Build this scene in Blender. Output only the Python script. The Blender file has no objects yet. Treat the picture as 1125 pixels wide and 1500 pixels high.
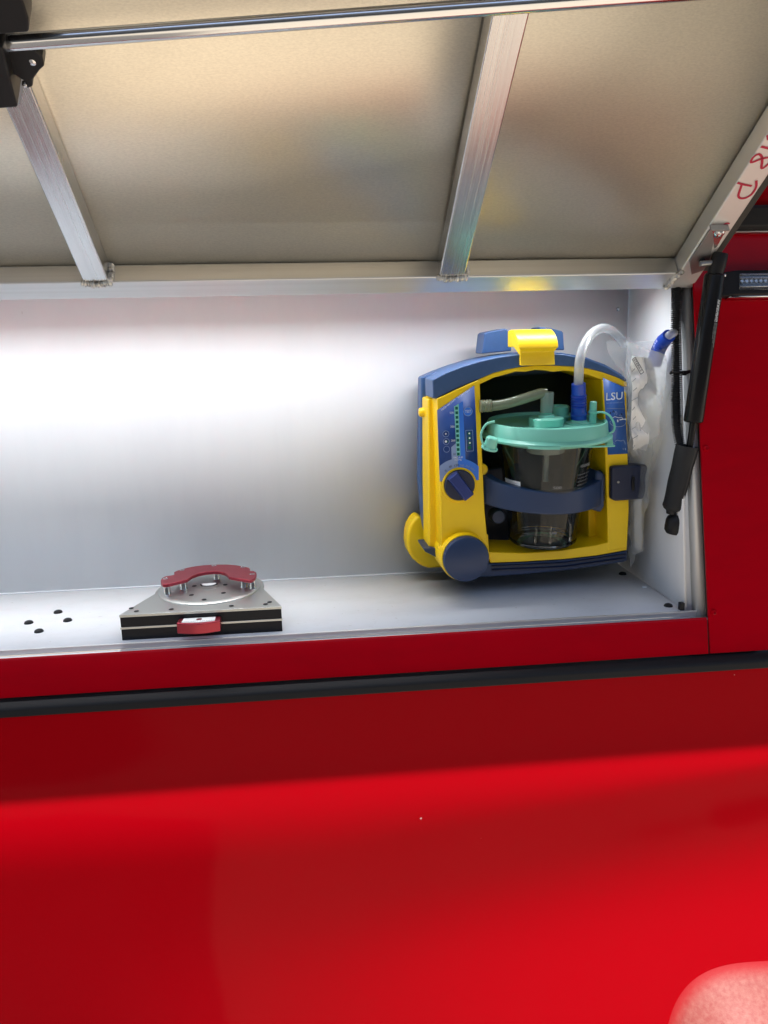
import bpy, bmesh, math, random
from mathutils import Vector, Matrix, noise
random.seed(7)
sc = bpy.context.scene
COL = sc.collection
R_ = math.radians
# ------------------------------------------------------------------ camera
PW, PH, FPX = 1125.0, 1500.0, 1120.0
ROT = Matrix(((0.994826645270147, 0.043251548245461985, -0.09191979892773705),
              (-0.09906421756047916, 0.2126335585803772, -0.9720973462388297),
              (-0.02249948132013684, 0.9761743047938803, 0.21581821053958594)))
CAM = Vector((0, -1.05, 0.40708527))
cd = bpy.data.cameras.new('camera'); cam = bpy.data.objects.new('camera', cd); COL.objects.link(cam)
cam.matrix_world = Matrix.Translation(CAM) @ ROT.to_4x4()
cd.sensor_fit = 'VERTICAL'; cd.sensor_height = 36; cd.lens = 36 * FPX / PH
cd.clip_start = 0.02; cd.clip_end = 500
sc.camera = cam
# ------------------------------------------------------------------ sky, sun, exposure
SUN = Vector((-0.17, -0.42, 0.88)).normalized()
w = bpy.data.worlds.new('World'); sc.world = w; w.use_nodes = True
nt = w.node_tree; bg = nt.nodes['Background']
sky = nt.nodes.new('ShaderNodeTexSky'); sky.sky_type = 'NISHITA'; sky.sun_disc = False
sky.sun_elevation = math.asin(SUN.z); sky.sun_rotation = math.atan2(SUN.x, SUN.y)
nt.links.new(sky.outputs[0], bg.inputs[0]); bg.inputs[1].default_value = 0.13
sl = bpy.data.lights.new('sun', 'SUN'); sl.energy = 4.4; sl.angle = R_(0.45); sl.color = (1, .95, .87)
so = bpy.data.objects.new('sun', sl); COL.objects.link(so); so.location = SUN * 20
so.rotation_euler = SUN.to_track_quat('Z', 'Y').to_euler()
sc.view_settings.view_transform = 'Standard'; sc.view_settings.look = 'None'
sc.view_settings.exposure = 0.85; sc.view_settings.gamma = 1; sc.view_settings.use_curve_mapping = False
sc.render.engine = 'CYCLES'; sc.cycles.use_denoising = True
sc.cycles.max_bounces = 10; sc.cycles.transparent_max_bounces = 24; sc.cycles.sample_clamp_indirect = 6
LED_POWER = 4.3      # watts given off by the light strip under the locker ceiling

# ------------------------------------------------------------------ pixel -> direction helpers
def ray(px, py): return ROT @ Vector(((px - PW / 2) / FPX, -(py - PH / 2) / FPX, -1.0))
def hit(px, py, n, p):
    r = ray(px, py); return CAM + r * ((p - CAM).dot(n) / r.dot(n))
def hy(px, py, y): return hit(px, py, Vector((0, 1, 0)), Vector((0, y, 0)))
def hz(px, py, z): return hit(px, py, Vector((0, 0, 1)), Vector((0, 0, z)))

# ------------------------------------------------------------------ materials
def mat(name, col, rough=.5, metal=0., **kw):
    m = bpy.data.materials.new(name); m.use_nodes = True
    t = m.node_tree; b = t.nodes['Principled BSDF']
    b.inputs['Base Color'].default_value = (*col, 1); b.inputs['Roughness'].default_value = rough
    b.inputs['Metallic'].default_value = metal
    for k, v in kw.items():
        b.inputs[k.replace('_', ' ')].default_value = v
    return m
def N(m, kind, **kw):
    n = m.node_tree.nodes.new(kind)
    for k, v in kw.items():
        if hasattr(n, k): setattr(n, k, v)
        else: n.inputs[k].default_value = v
    return n
def coords(m, scale=(1, 1, 1)):
    tc = N(m, 'ShaderNodeTexCoord'); mp = N(m, 'ShaderNodeMapping')
    mp.inputs['Scale'].default_value = scale
    m.node_tree.links.new(tc.outputs['Object'], mp.inputs[0]); return mp.outputs[0]
def bump(m, scale, nscale, strength, dist=.001, detail=4.):
    L = m.node_tree.links; n = N(m, 'ShaderNodeTexNoise', Scale=nscale, Detail=detail)
    L.new(coords(m, scale), n.inputs['Vector'])
    b = N(m, 'ShaderNodeBump', Strength=strength, Distance=dist); L.new(n.outputs[0], b.inputs['Height'])
    L.new(b.outputs[0], m.node_tree.nodes['Principled BSDF'].inputs['Normal']); return b
def vary(m, c2, scale, nscale, lo=.4, hi=.7, detail=6., inp='Base Color', c1=None):
    L = m.node_tree.links; b = m.node_tree.nodes['Principled BSDF']
    n = N(m, 'ShaderNodeTexNoise', Scale=nscale, Detail=detail, Roughness=.62); L.new(coords(m, scale), n.inputs['Vector'])
    r = N(m, 'ShaderNodeMapRange'); r.inputs[1].default_value = lo; r.inputs[2].default_value = hi
    L.new(n.outputs[0], r.inputs[0])
    if inp == 'Base Color':
        x = N(m, 'ShaderNodeMix', data_type='RGBA')
        src = b.inputs['Base Color']
        if src.is_linked: L.new(src.links[0].from_socket, x.inputs[6])
        else: x.inputs[6].default_value = src.default_value
        x.inputs[7].default_value = (*c2, 1); L.new(r.outputs[0], x.inputs[0]); L.new(x.outputs[2], src)
    else:
        x = N(m, 'ShaderNodeMix'); x.inputs[2].default_value = c1; x.inputs[3].default_value = c2
        L.new(r.outputs[0], x.inputs[0]); L.new(x.outputs[0], b.inputs[inp])
    return m

M = {}
M['red'] = mat('red_paint', (.385, .0004, .007), .5, Coat_Weight=.18, Coat_Roughness=.04, Specular_IOR_Level=0.)
bump(M['red'], (1, 1, 1), 380, .04, .0006, 2)
vary(M['red'], (.34, .001, .007), (1, 1, 3), 14, .45, .75)
M['redlow'] = mat('red_body_paint', (.31, .0002, .004), .5, Coat_Weight=.07, Coat_Roughness=.12, Specular_IOR_Level=0.)
bump(M['redlow'], (1, 1, 1), 420, .04, .0006, 2)
vary(M['redlow'], (.38, .02, .02), (3, 3, .7), 60, .72, .80, 8)
def flecks(m, scale, thr, gate, col):
    L = m.node_tree.links; b = m.node_tree.nodes['Principled BSDF']
    v = N(m, 'ShaderNodeTexVoronoi', Scale=scale); L.new(coords(m, (1, 1, .8)), v.inputs['Vector'])
    n = N(m, 'ShaderNodeTexNoise', Scale=scale * 14, Detail=3.); L.new(coords(m), n.inputs['Vector'])
    ad = N(m, 'ShaderNodeMath', operation='MULTIPLY_ADD'); L.new(n.outputs[0], ad.inputs[0]); ad.inputs[1].default_value = thr * 1.6; L.new(v.outputs['Distance'], ad.inputs[2])
    lt = N(m, 'ShaderNodeMath', operation='LESS_THAN'); L.new(ad.outputs[0], lt.inputs[0]); lt.inputs[1].default_value = thr * 1.6
    sep = N(m, 'ShaderNodeSeparateColor'); L.new(v.outputs['Color'], sep.inputs[0])
    gt = N(m, 'ShaderNodeMath', operation='GREATER_THAN'); L.new(sep.outputs[0], gt.inputs[0]); gt.inputs[1].default_value = gate
    mu = N(m, 'ShaderNodeMath', operation='MULTIPLY'); L.new(lt.outputs[0], mu.inputs[0]); L.new(gt.outputs[0], mu.inputs[1])
    x = N(m, 'ShaderNodeMix', data_type='RGBA'); src = b.inputs['Base Color']; L.new(src.links[0].from_socket, x.inputs[6]); x.inputs[7].default_value = (*col, 1)
    L.new(mu.outputs[0], x.inputs[0]); L.new(x.outputs[2], src)
def glare_mix(m):  # blends the red paint into the painted highlight
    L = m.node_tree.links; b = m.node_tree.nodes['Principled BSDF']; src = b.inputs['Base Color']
    a = N(m, 'ShaderNodeAttribute', attribute_name='glare'); x = N(m, 'ShaderNodeMix', data_type='RGBA')
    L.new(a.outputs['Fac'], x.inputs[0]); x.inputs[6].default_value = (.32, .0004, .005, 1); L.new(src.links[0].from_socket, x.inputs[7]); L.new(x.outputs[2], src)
flecks(M['redlow'], 14, .022, .80, (.55, .30, .28)); flecks(M['redlow'], 34, .03, .90, (.50, .22, .20))
M['glare_red'] = mat('glare_red_flare', (.26, .05, .045), .5, Specular_IOR_Level=.5)  # pale pink stands in for a highlight on the flare
vary(M['glare_red'], (.33, .12, .10), (1, 1, 1), 130, .3, .7, 5); bump(M['glare_red'], (1, 1, 1), 500, .25, .0008); glare_mix(M['glare_red'])
M['white'] = mat('white_liner', (.80, .82, .84), .5)
vary(M['white'], (.77, .79, .815), (3, 1, .6), 7, .4, .75)
vary(M['white'], (.66, .67, .67), (3, 1, 1), 45, .70, .80, 8)
bump(M['white'], (1, 1, 1), 30, .02, .001, 3)
M['floor'] = mat('white_floor', (.80, .81, .82), .6, Specular_IOR_Level=.3)
vary(M['floor'], (.75, .755, .755), (1, 2, 1), 16, .5, .8)
vary(M['floor'], (.5, .47, .42), (1.5, 4, 1), 60, .64, .72, 8)
M['sheet'] = mat('mill_aluminium_sheet', (.82, .755, .63), .46, 1.)
vary(M['sheet'], .48, (1, 1, 1), 5, .35, .65, 7, 'Roughness', .42)
bump(M['sheet'], (1.0, 2.2, 2.2), 420, .14, .0004, 3)
vary(M['sheet'], (.72, .66, .55), (1, 2.5, 2.5), 260, .35, .70, 3)
def alu(name, sc_, ra=.17, rb=.32):
    m = mat(name, (.64, .65, .66), .3, 1.)
    vary(m, rb, sc_, 2, .3, .7, 6, 'Roughness', ra)
    bump(m, sc_, 2, .10, .0003, 4)
    vary(m, (.58, .585, .59), sc_, .8, .45, .75)
    return m
M['alu'] = alu('aluminium_rail', (1.5, 220, 220), .36, .48); M['alusatin'] = mat('satin_aluminium', (.72, .73, .73), .52, .9); bump(M['alusatin'], (1, 1, 1), 300, .08, .0004); M['alujamb'] = mat('aluminium_jamb', (.84, .84, .83), .38, 1.); bump(M['alujamb'], (300, 300, 2), 1, .15, .0003, 3); M['alurib'] = alu('aluminium_rib', (260, 1.2, 1.2))
M['weld'] = mat('weld_metal', (.62, .61, .59), .38, 1.); bump(M['weld'], (1, 1, 1), 700, .5, .001, 3)
vary(M['weld'], (.2, .19, .18), (1, 1, 1), 160, .5, .7)
M['steel'] = mat('bright_steel', (.70, .71, .72), .16, 1.)
M['zinc'] = mat('zinc_plate', (.34, .35, .36), .42, 1.)
M['black'] = mat('black_plastic', (.012, .012, .014), .42, Specular_IOR_Level=.25); bump(M['black'], (1, 1, 1), 500, .12, .0004)
M['rubber'] = mat('black_rubber', (.020, .021, .023), .62, Specular_IOR_Level=.25); bump(M['rubber'], (1, 1, 1), 350, .3, .0006)
M['gloss'] = mat('black_gloss_cylinder', (.008, .008, .009), .25, Specular_IOR_Level=.25)
M['seal'] = mat('dark_seal', (.05, .048, .045), .7, Specular_IOR_Level=.25)
M['rail'] = mat('black_rail_cap', (.007, .008, .010), .6, Specular_IOR_Level=.25); bump(M['rail'], (1, 1, 1), 900, .35, .0006)
M['blue'] = mat('blue_plastic', (.036, .090, .220), .42); bump(M['blue'], (1, 1, 1), 900, .1, .0004)
vary(M['blue'], (.06, .11, .27), (1, 1, 1), 60, .55, .8)
M['navy'] = mat('navy_plastic', (.008, .014, .042), .5); bump(M['navy'], (1, 1, 1), 900, .12, .0004)
M['strapblue'] = mat('dark_blue_plastic', (.013, .034, .094), .40); bump(M['strapblue'], (1, 1, 1), 900, .12, .0004)
M['yellow'] = mat('yellow_plastic', (.92, .60, .001), .38); bump(M['yellow'], (1, 1, 1), 900, .06, .0004)
vary(M['yellow'], (.88, .56, .002), (1, 1, 1), 40, .5, .8); vary(M['yellow'], (.30, .21, .02), (1, 1, 2), 120, .74, .80, 8)
M['mint'] = mat('mint_plastic', (.20, .58, .46), .33, Subsurface_Weight=.0)
M['recess'] = mat('dark_teal_recess', (.014, .030, .050), .5)
M['grip'] = mat('deep_blue_grip', (.010, .028, .16), .35)
M['cobalt'] = mat('cobalt_plastic', (.010, .055, .42), .33)
M['panel'] = mat('panel_blue_print', (.010, .045, .20), .3)
M['lblue'] = mat('panel_bright_blue', (.04, .19, .75), .3)
M['gblue'] = mat('panel_grey_blue', (.26, .35, .58), .3)
M['sideblue'] = mat('side_label_blue', (.035, .12, .42), .3)
M['mintp'] = mat('panel_mint', (.22, .62, .55), .3)
M['green'] = mat('panel_green', (.01, .12, .085), .25)
M['print'] = mat('white_print', (.80, .83, .88), .4)
M['printd'] = mat('dark_print', (.015, .02, .04), .5)
M['printg'] = mat('grey_print', (.32, .34, .36), .5)
M['marker'] = mat('red_marker', (.42, .012, .05), .5)
M['anod'] = mat('red_anodised', (.38, .045, .065), .32, .75); bump(M['anod'], (1, 1, 1), 700, .06, .0004)
M['plate'] = mat('grey_cast_plate', (.58, .59, .56), .36, .9); bump(M['plate'], (1, 1, 1), 900, .08, .0004)
M['paper'] = mat('white_paper', (.82, .83, .83), .55)
M['concrete'] = mat('pale_concrete', (.55, .475, .365), .9); vary(M['concrete'], (.46, .40, .31), (1, 1, 1), 3, .35, .7); bump(M['concrete'], (1, 1, 1), 60, .5, .01)
M['dark_ground'] = mat('dark_ground', (.13, .12, .11), .9); vary(M['dark_ground'], (.08, .075, .07), (1, 1, 1), 5, .4, .7); bump(M['dark_ground'], (1, 1, 1), 90, .5, .01)
M['jambm'] = mat('brushed_jamb', (.60, .61, .61), .5, .5)
M['blocker'] = mat('dark_blocker', (.16, .15, .14), .8)  # dark surface of the added unseen wall and slab
def clear(name, col, opac, ior=1.45, rough=.03, diff=(.8, .85, .85)):
    """thin clear plastic: see-through film with a Fresnel gloss and a little milkiness"""
    m = bpy.data.materials.new(name); m.use_nodes = True; t = m.node_tree; L = t.links
    t.nodes.remove(t.nodes['Principled BSDF'])
    tr = t.nodes.new('ShaderNodeBsdfTransparent'); tr.inputs[0].default_value = (*col, 1)
    gl = t.nodes.new('ShaderNodeBsdfGlossy'); gl.inputs['Roughness'].default_value = rough
    df = t.nodes.new('ShaderNodeBsdfDiffuse'); df.inputs[0].default_value = (*diff, 1)
    tl = t.nodes.new('ShaderNodeBsdfTranslucent'); tl.inputs[0].default_value = (*diff, 1)
    a = t.nodes.new('ShaderNodeMixShader'); L.new(df.outputs[0], a.inputs[1]); L.new(tl.outputs[0], a.inputs[2])
    b = t.nodes.new('ShaderNodeMixShader'); b.inputs[0].default_value = opac
    L.new(tr.outputs[0], b.inputs[1]); L.new(a.outputs[0], b.inputs[2])
    fr = t.nodes.new('ShaderNodeFresnel'); fr.inputs[0].default_value = ior
    c = t.nodes.new('ShaderNodeMixShader'); L.new(fr.outputs[0], c.inputs[0]); L.new(b.outputs[0], c.inputs[1]); L.new(gl.outputs[0], c.inputs[2])
    L.new(c.outputs[0], t.nodes['Material Output'].inputs[0]); return m
M['jar'] = clear('clear_jar', (.96, .97, .96), .012, 1.40, .02)
M['milky'] = clear('milky_plastic', (.9, .95, .92), .55, 1.45, .15, (.55, .66, .62))
M['tube'] = clear('clear_tube', (.97, .98, .99), .45, 1.3, .25, (.95, .97, .98))
M['vtube'] = clear('yellowed_tube', (.88, .90, .80), .48, 1.45, .1, (.52, .58, .42))
M['film'] = clear('clear_film', (.97, .975, .98), .16, 1.20, .14, (.93, .95, .97))
M['film2'] = clear('bag_film', (.97, .975, .98), .30, 1.24, .14, (.95, .97, .98))
M['lens'] = clear('lamp_lens', (.85, .87, .9), .04, 1.5, .03)
def emis(name, col, s):
    m = bpy.data.materials.new(name); m.use_nodes = True; b = m.node_tree.nodes['Principled BSDF']
    b.inputs['Base Color'].default_value = (*col, 1); b.inputs['Emission Color'].default_value = (*col, 1); b.inputs['Emission Strength'].default_value = s; return m
M['led'] = emis('led_strip', (.90, .96, 1.), 2.0)

# ------------------------------------------------------------------ object helpers (meshes are built in world space, stored in their root's space)
def root(name, label, cat, loc=(0, 0, 0), rz=0., group=None, kind=None):
    o = bpy.data.objects.new(name, None); COL.objects.link(o); o.empty_display_size = .05
    o.location = loc; o.rotation_euler = (0, 0, rz)
    o['label'] = label; o['category'] = cat
    if group: o['group'] = group
    if kind: o['kind'] = kind
    o['_m'] = 1
    return o
def top(o):
    while o.parent: o = o.parent
    return o
def local_inv(p):
    if p is None: return Matrix.Identity(4)
    t = top(p); return (Matrix.Translation(t.location) @ t.rotation_euler.to_matrix().to_4x4()).inverted()
def obj(name, verts, faces, m, parent=None, smooth=True, bevel=0., seg=2, angle=35):
    me = bpy.data.meshes.new(name); inv = local_inv(parent)
    me.from_pydata([inv @ Vector(v) for v in verts], [], faces)
    bm = bmesh.new(); bm.from_mesh(me)
    bmesh.ops.recalc_face_normals(bm, faces=bm.faces)
    for e in bm.edges:
        if len(e.link_faces) == 2: e.smooth = e.calc_face_angle(0) < R_(angle)
    bm.to_mesh(me); bm.free()
    me.materials.append(m)
    if smooth:
        me.polygons.foreach_set('use_smooth', [True] * len(me.polygons))
    o = bpy.data.objects.new(name, me); COL.objects.link(o)
    if parent: o.parent = parent
    if bevel:
        b = o.modifiers.new('bevel', 'BEVEL'); b.width = bevel; b.segments = seg; b.limit_method = 'ANGLE'; b.angle_limit = R_(40); b.harden_normals = True
    return o
class MB:
    def __init__(s): s.v = []; s.f = []
    def add(s, v, f):
        n = len(s.v); s.v += [Vector(p) for p in v]; s.f += [tuple(i + n for i in q) for q in f]; return s
    def prism(s, poly, vec):
        n = len(poly); vec = Vector(vec); poly = [Vector(p) for p in poly]
        return s.add(poly + [p + vec for p in poly], [tuple(range(n)), tuple(range(2 * n - 1, n - 1, -1))] + [(i, i + n, (i + 1) % n + n, (i + 1) % n) for i in range(n)])
    def loft(s, a, b):
        n = len(a)
        return s.add(list(a) + list(b), [tuple(range(n)), tuple(range(2 * n - 1, n - 1, -1))] + [(i, i + n, (i + 1) % n + n, (i + 1) % n) for i in range(n)])
    def box(s, c, x, y, z):
        c, x, y, z = map(Vector, (c, x, y, z))
        v = [c + x * i + y * j + z * k for i in (-.5, .5) for j in (-.5, .5) for k in (-.5, .5)]
        return s.add(v, [(0, 1, 3, 2), (4, 6, 7, 5), (0, 4, 5, 1), (2, 3, 7, 6), (0, 2, 6, 4), (1, 5, 7, 3)])
    def aabb(s, a, b):
        a = Vector(a); b = Vector(b); d = b - a
        return s.box((a + b) / 2, (d.x, 0, 0), (0, d.y, 0), (0, 0, d.z))
    def tube(s, path, rad, seg=14, cap=True, flat=1.):
        P = [Vector(p) for p in path]; n = len(P)
        if not hasattr(rad, '__len__'): rad = [rad] * n
        T = [(P[min(i + 1, n - 1)] - P[max(i - 1, 0)]).normalized() for i in range(n)]
        a = T[0].orthogonal().normalized(); v = []; f = []
        for i in range(n):
            a = (a - T[i] * a.dot(T[i])).normalized(); b = T[i].cross(a)
            for k in range(seg):
                t = 2 * math.pi * k / seg; v.append(P[i] + (a * math.cos(t) + b * math.sin(t) * flat) * rad[i])
        for i in range(n - 1):
            for k in range(seg):
                k2 = (k + 1) % seg; f.append((i * seg + k, i * seg + k2, (i + 1) * seg + k2, (i + 1) * seg + k))
        if cap: f += [tuple(range(seg - 1, -1, -1)), tuple(range((n - 1) * seg, n * seg))]
        return s.add(v, f)
    def lathe(s, c, axis, prof, seg=40, cap=True):
        c = Vector(c); ax = Vector(axis).normalized(); a = ax.orthogonal().normalized(); b = ax.cross(a); v = []; f = []
        for r, h in prof:
            for k in range(seg):
                t = 2 * math.pi * k / seg; v.append(c + ax * h + (a * math.cos(t) + b * math.sin(t)) * max(r, 1e-5))
        n = len(prof)
        for i in range(n - 1):
            for k in range(seg):
                k2 = (k + 1) % seg; f.append((i * seg + k, i * seg + k2, (i + 1) * seg + k2, (i + 1) * seg + k))
        if cap: f += [tuple(range(seg - 1, -1, -1)), tuple(range((n - 1) * seg, n * seg))]
        return s.add(v, f)
    def grid(s, fn, nu, nv):
        v = [fn(i / nu, j / nv) for i in range(nu + 1) for j in range(nv + 1)]
        return s.add(v, [(i * (nv + 1) + j, (i + 1) * (nv + 1) + j, (i + 1) * (nv + 1) + j + 1, i * (nv + 1) + j + 1) for i in range(nu) for j in range(nv)])
    def build(s, name, m, parent=None, **k): return obj(name, s.v, s.f, m, parent, **k)
def spline(pts, n=40):
    P = [Vector(p) for p in pts]; out = []
    Q = [P[0] * 2 - P[1]] + P + [P[-1] * 2 - P[-2]]
    m = len(P) - 1
    for k in range(n + 1):
        t = k / n * m; i = min(int(t), m - 1); t -= i
        a, b, c, d = Q[i:i + 4]
        out.append(.5 * ((2 * b) + (c - a) * t + (2 * a - 5 * b + 4 * c - d) * t * t + (3 * b - a - 3 * c + d) * t ** 3))
    return out
def ribbon(name, pts, width, n, m, parent, n_s=24, lift=.0004):
    """flat pen or print stroke lying on a surface with normal n"""
    P = spline(pts, n_s) if len(pts) > 2 else [Vector(p) for p in pts]; n = Vector(n).normalized(); a = []; b = []
    for i, p in enumerate(P):
        t = (P[min(i + 1, len(P) - 1)] - P[max(i - 1, 0)]).normalized(); s = t.cross(n) * width / 2
        a.append(p + s + n * lift); b.append(p - s + n * lift)
    k = len(P)
    return obj(name, a + b, [(i, i + 1, k + i + 1, k + i) for i in range(k - 1)], m, parent, smooth=False)
def text(name, s, org, right, up, height, m, parent, width=None, bold=0.):
    """flat printed lettering; org is its lower left corner"""
    cu = bpy.data.curves.new('t', 'FONT'); cu.body = s; cu.size = 1; cu.offset = bold; cu.resolution_u = 3
    t = bpy.data.objects.new('t', cu); COL.objects.link(t)
    dg = bpy.context.evaluated_depsgraph_get(); me = bpy.data.meshes.new_from_object(t.evaluated_get(dg))
    v = [p.co.copy() for p in me.vertices]; f = [tuple(p.vertices) for p in me.polygons]
    bpy.data.objects.remove(t); bpy.data.curves.remove(cu); bpy.data.meshes.remove(me)
    x0 = min(p.x for p in v); x1 = max(p.x for p in v); y0 = min(p.y for p in v); y1 = max(p.y for p in v)
    right = Vector(right).normalized(); up = Vector(up).normalized(); k = height / (y1 - y0); kx = width / (x1 - x0) if width else k
    return obj(name, [Vector(org) + right * (p.x - x0) * kx + up * (p.y - y0) * k for p in v], f, m, parent, smooth=False)
def place(src, name, mw, parent):
    """a repeat: same mesh data, own transform"""
    o = bpy.data.objects.new(name, src.data); COL.objects.link(o); o.parent = parent
    o.matrix_local = local_inv(parent) @ mw; return o

# ================================================================== SETTING
D = 0.264                      # depth of the locker
GZ = -1.30                     # ground
g = MB().grid(lambda u, v: (-40 + 80 * u, -40 + 80 * v, GZ), 4, 4).build('ground', M['concrete']); g['kind'] = 'structure'
g = MB().prism([(-12, 2.2, GZ + .001), (-12, -3.2, GZ + .001), (-1.3, -3.2, GZ + .001), (-.42, -1.6, GZ + .001), (-.30, -.5, GZ + .001), (-.36, 2.2, GZ + .001)], (0, 0, .006)).build('dark_ground_strip', M['dark_ground']); g['kind'] = 'structure'  # added unseen dark strip, dims the left of the door's reflection
# added unseen wall behind the camera, darkening what the paint and metal mirror
g = MB().aabb((-14, -8.2, GZ), (14, -7.8, 4.2)).build('dark_backdrop', M['blocker']); g['kind'] = 'structure'
# added unseen slab whose front edge shades the upper half of the truck side
SHZ = -.212
SLABZ = .92
ry = -.045 - (SLABZ - SHZ) * (-SUN.y / SUN.z)
g = MB().aabb((-9, ry, SLABZ), (9, .05, SLABZ + .03)).build('shade_slab', M['blocker']); g['kind'] = 'structure'

# ================================================================== TRUCK BODY
truck = root('truck_body', 'glossy red truck canopy and bedside with an open white-lined side locker', 'truck', (0, 0, GZ))
LEAN = math.atan2(.09, .465); FN = Vector((0, -math.cos(LEAN), math.sin(LEAN)))   # outward normal of the leaning canopy side
FU = Vector((0, math.sin(LEAN), math.cos(LEAN)))
def fr(px, py, off=0.): return hit(px, py, FN, FN * off)
def fz(x, z, off=0.): return Vector((x, z * .09 / .465, z)) + FN * off
XW = .555
# --- lining
MB().aabb((-1.35, D, -.03), (XW, D + .004, .53)).build('back_wall', M['white'], truck)
MB().prism([(XW + .001, D + .02, -.01), (XW + .001, .004, -.01), (XW + .001, .092, .505), (XW + .001, D + .02, .53)], (.004, 0, 0)).build('side_wall', M['white'], truck)
MB().prism([(-1.35, D + .02, -.03), (-1.35, .0, -.03), (-1.35, .095, .52), (-1.35, D + .02, .53)], (-.004, 0, 0)).build('end_wall', M['white'], truck)
MB().aabb((-1.35, .001, -.008), (XW, D, 0)).build('locker_floor', M['floor'], truck)
MB().aabb((-1.35, .093, .512), (XW, D, .516)).build('locker_ceiling', M['white'], truck)
MB().prism([(-1.35, .100, .512), (-1.35, .096, .478), (-1.35, .099, .4775), (-1.35, .103, .512)], (1.35 + XW, 0, 0)).build('header', M['alu'], truck)
MB().aabb((-1.35, D - .004, -.0), (XW, D + .0, .0022)).build('wall_bead', M['white'], truck)
# --- aluminium floor edge, ledge and red sill
MB().aabb((-1.35, -.0025, -.0078), (.584, .0008, .0004)).build('floor_edge_trim', M['alusatin'], truck, bevel=.0004)
MB().aabb((-1.35, -.015, -.0105), (.584, -.0027, -.0082)).build('sill_ledge', M['white'], truck)
MB().aabb((-.279, -.0149, -.0081), (.584, -.0028, -.0077)).build('sill_ledge_plate', M['alu'], truck)
# --- jamb and red side panel
def lerpz(a, b, z): t = (z - a.z) / (b.z - a.z); return a + (b - a) * t
def edge(p0, p1, off): a = fr(*p0, off); b = fr(*p1, off); return lambda z: lerpz(a, b, z)
jl = edge((1004, 435), (1020, 893), .002); jr = edge((1012.5, 430), (1034, 893), .006); pe = edge((1017, 440), (1040, 945), .018); se = edge((1017, 440), (1040, 945), .010)
BK = FN * .016
def strip(e0, e1, z0, z1, name, m, th=.014): MB().loft([e0(z0), e1(z0), e1(z0) - FN * th, e0(z0) - FN * th], [e0(z1), e1(z1), e1(z1) - FN * th, e0(z1) - FN * th]).build(name, m, truck)
MB().prism([fz(XW + .0012, -.03, -.0135), fz(.70, -.03, -.0135), fz(.70, .51, -.0135), fz(XW + .0012, .51, -.0135)], -FN * .03).build('jamb_post', M['white'], truck)
strip(jl, jr, -.0078, .49, 'jamb', M['jambm'])
pa = lambda z: pe(z).x
def panel(z0, z1, off, name, m, x1=1.7, x0=None, th=.004):
    a = x0 if x0 is not None else pa(z0); b = x0 if x0 is not None else pa(z1)
    q = [fz(a, z0, off), fz(x1, z0, off), fz(x1, z1, off), fz(b, z1, off)]
    return MB().prism(q, -FN * th).build(name, m, truck, bevel=.001)
MB().prism([fz(-1.6, -.0085, .0135), fz(-1.6, -.0085, .0155), fz(-1.6, -.012, .017), fz(-1.6, -.062, .018), fz(-1.6, -.062, .0135)], (1.6 + pe(-.035).x - .0022, 0, 0)).build('sill_panel', M['red'], truck, bevel=.0008)
panel(-.062, .552, .018, 'side_panel', M['red'])
MB().prism([fz(.56, -.066, .0125), fz(.66, -.066, .0125), fz(.66, -.0105, .0125), fz(.56, -.0105, .0125)], -FN * .006).build('seam_backing', M['seal'], truck)
panel(.580, 1.30, .022, 'upper_panel', M['red'], x0=-1.7)
panel(.50, .582, .004, 'panel_seam', M['black'], x0=-1.7)
strip(lambda z: jr(z) + Vector((.0008, 0, 0)), lambda z: se(z) + Vector((.006, 0, 0)), -.06, .50, 'jamb_seal', M['seal'], .010)
# drip rail above the lamp
dz = .560
MB().prism([fz(.60, dz + .026, .016), fz(.60, dz + .026, .034), fz(.60, dz + .020, .038), fz(.60, dz - .004, .036), fz(.60, dz - .008, .030), fz(.60, dz - .008, .016)], (1.1, 0, 0)).build('drip_rail', M['rubber'], truck, bevel=.0015)
MB().prism([fz(.60, dz - .0085, .016), fz(.60, dz - .0085, .028), fz(.60, dz - .0105, .028), fz(.60, dz - .0105, .016)], (1.1, 0, 0)).build('drip_rail_edge', M['alu'], truck)
# --- screws on the side panel
sp = MB().lathe((0, 0, 0), (0, -1, 0), [(.0048, 0), (.0048, .0008), (.0036, .0026), (.0020, .0030), (.0019, .0016), (.0001, .0016)], 18, False)
first = None
for px, py in ((1034.5, 657), (1045.5, 897)):
    p = fr(px, py, .018); mw = Matrix.Translation(p) @ Matrix.Rotation(-LEAN, 4, 'X')
    if first is None:
        first = sp.build('screw', M['red']); first.parent = truck; first.matrix_local = local_inv(truck) @ mw
    else: place(first, 'screw', mw, truck)
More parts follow.
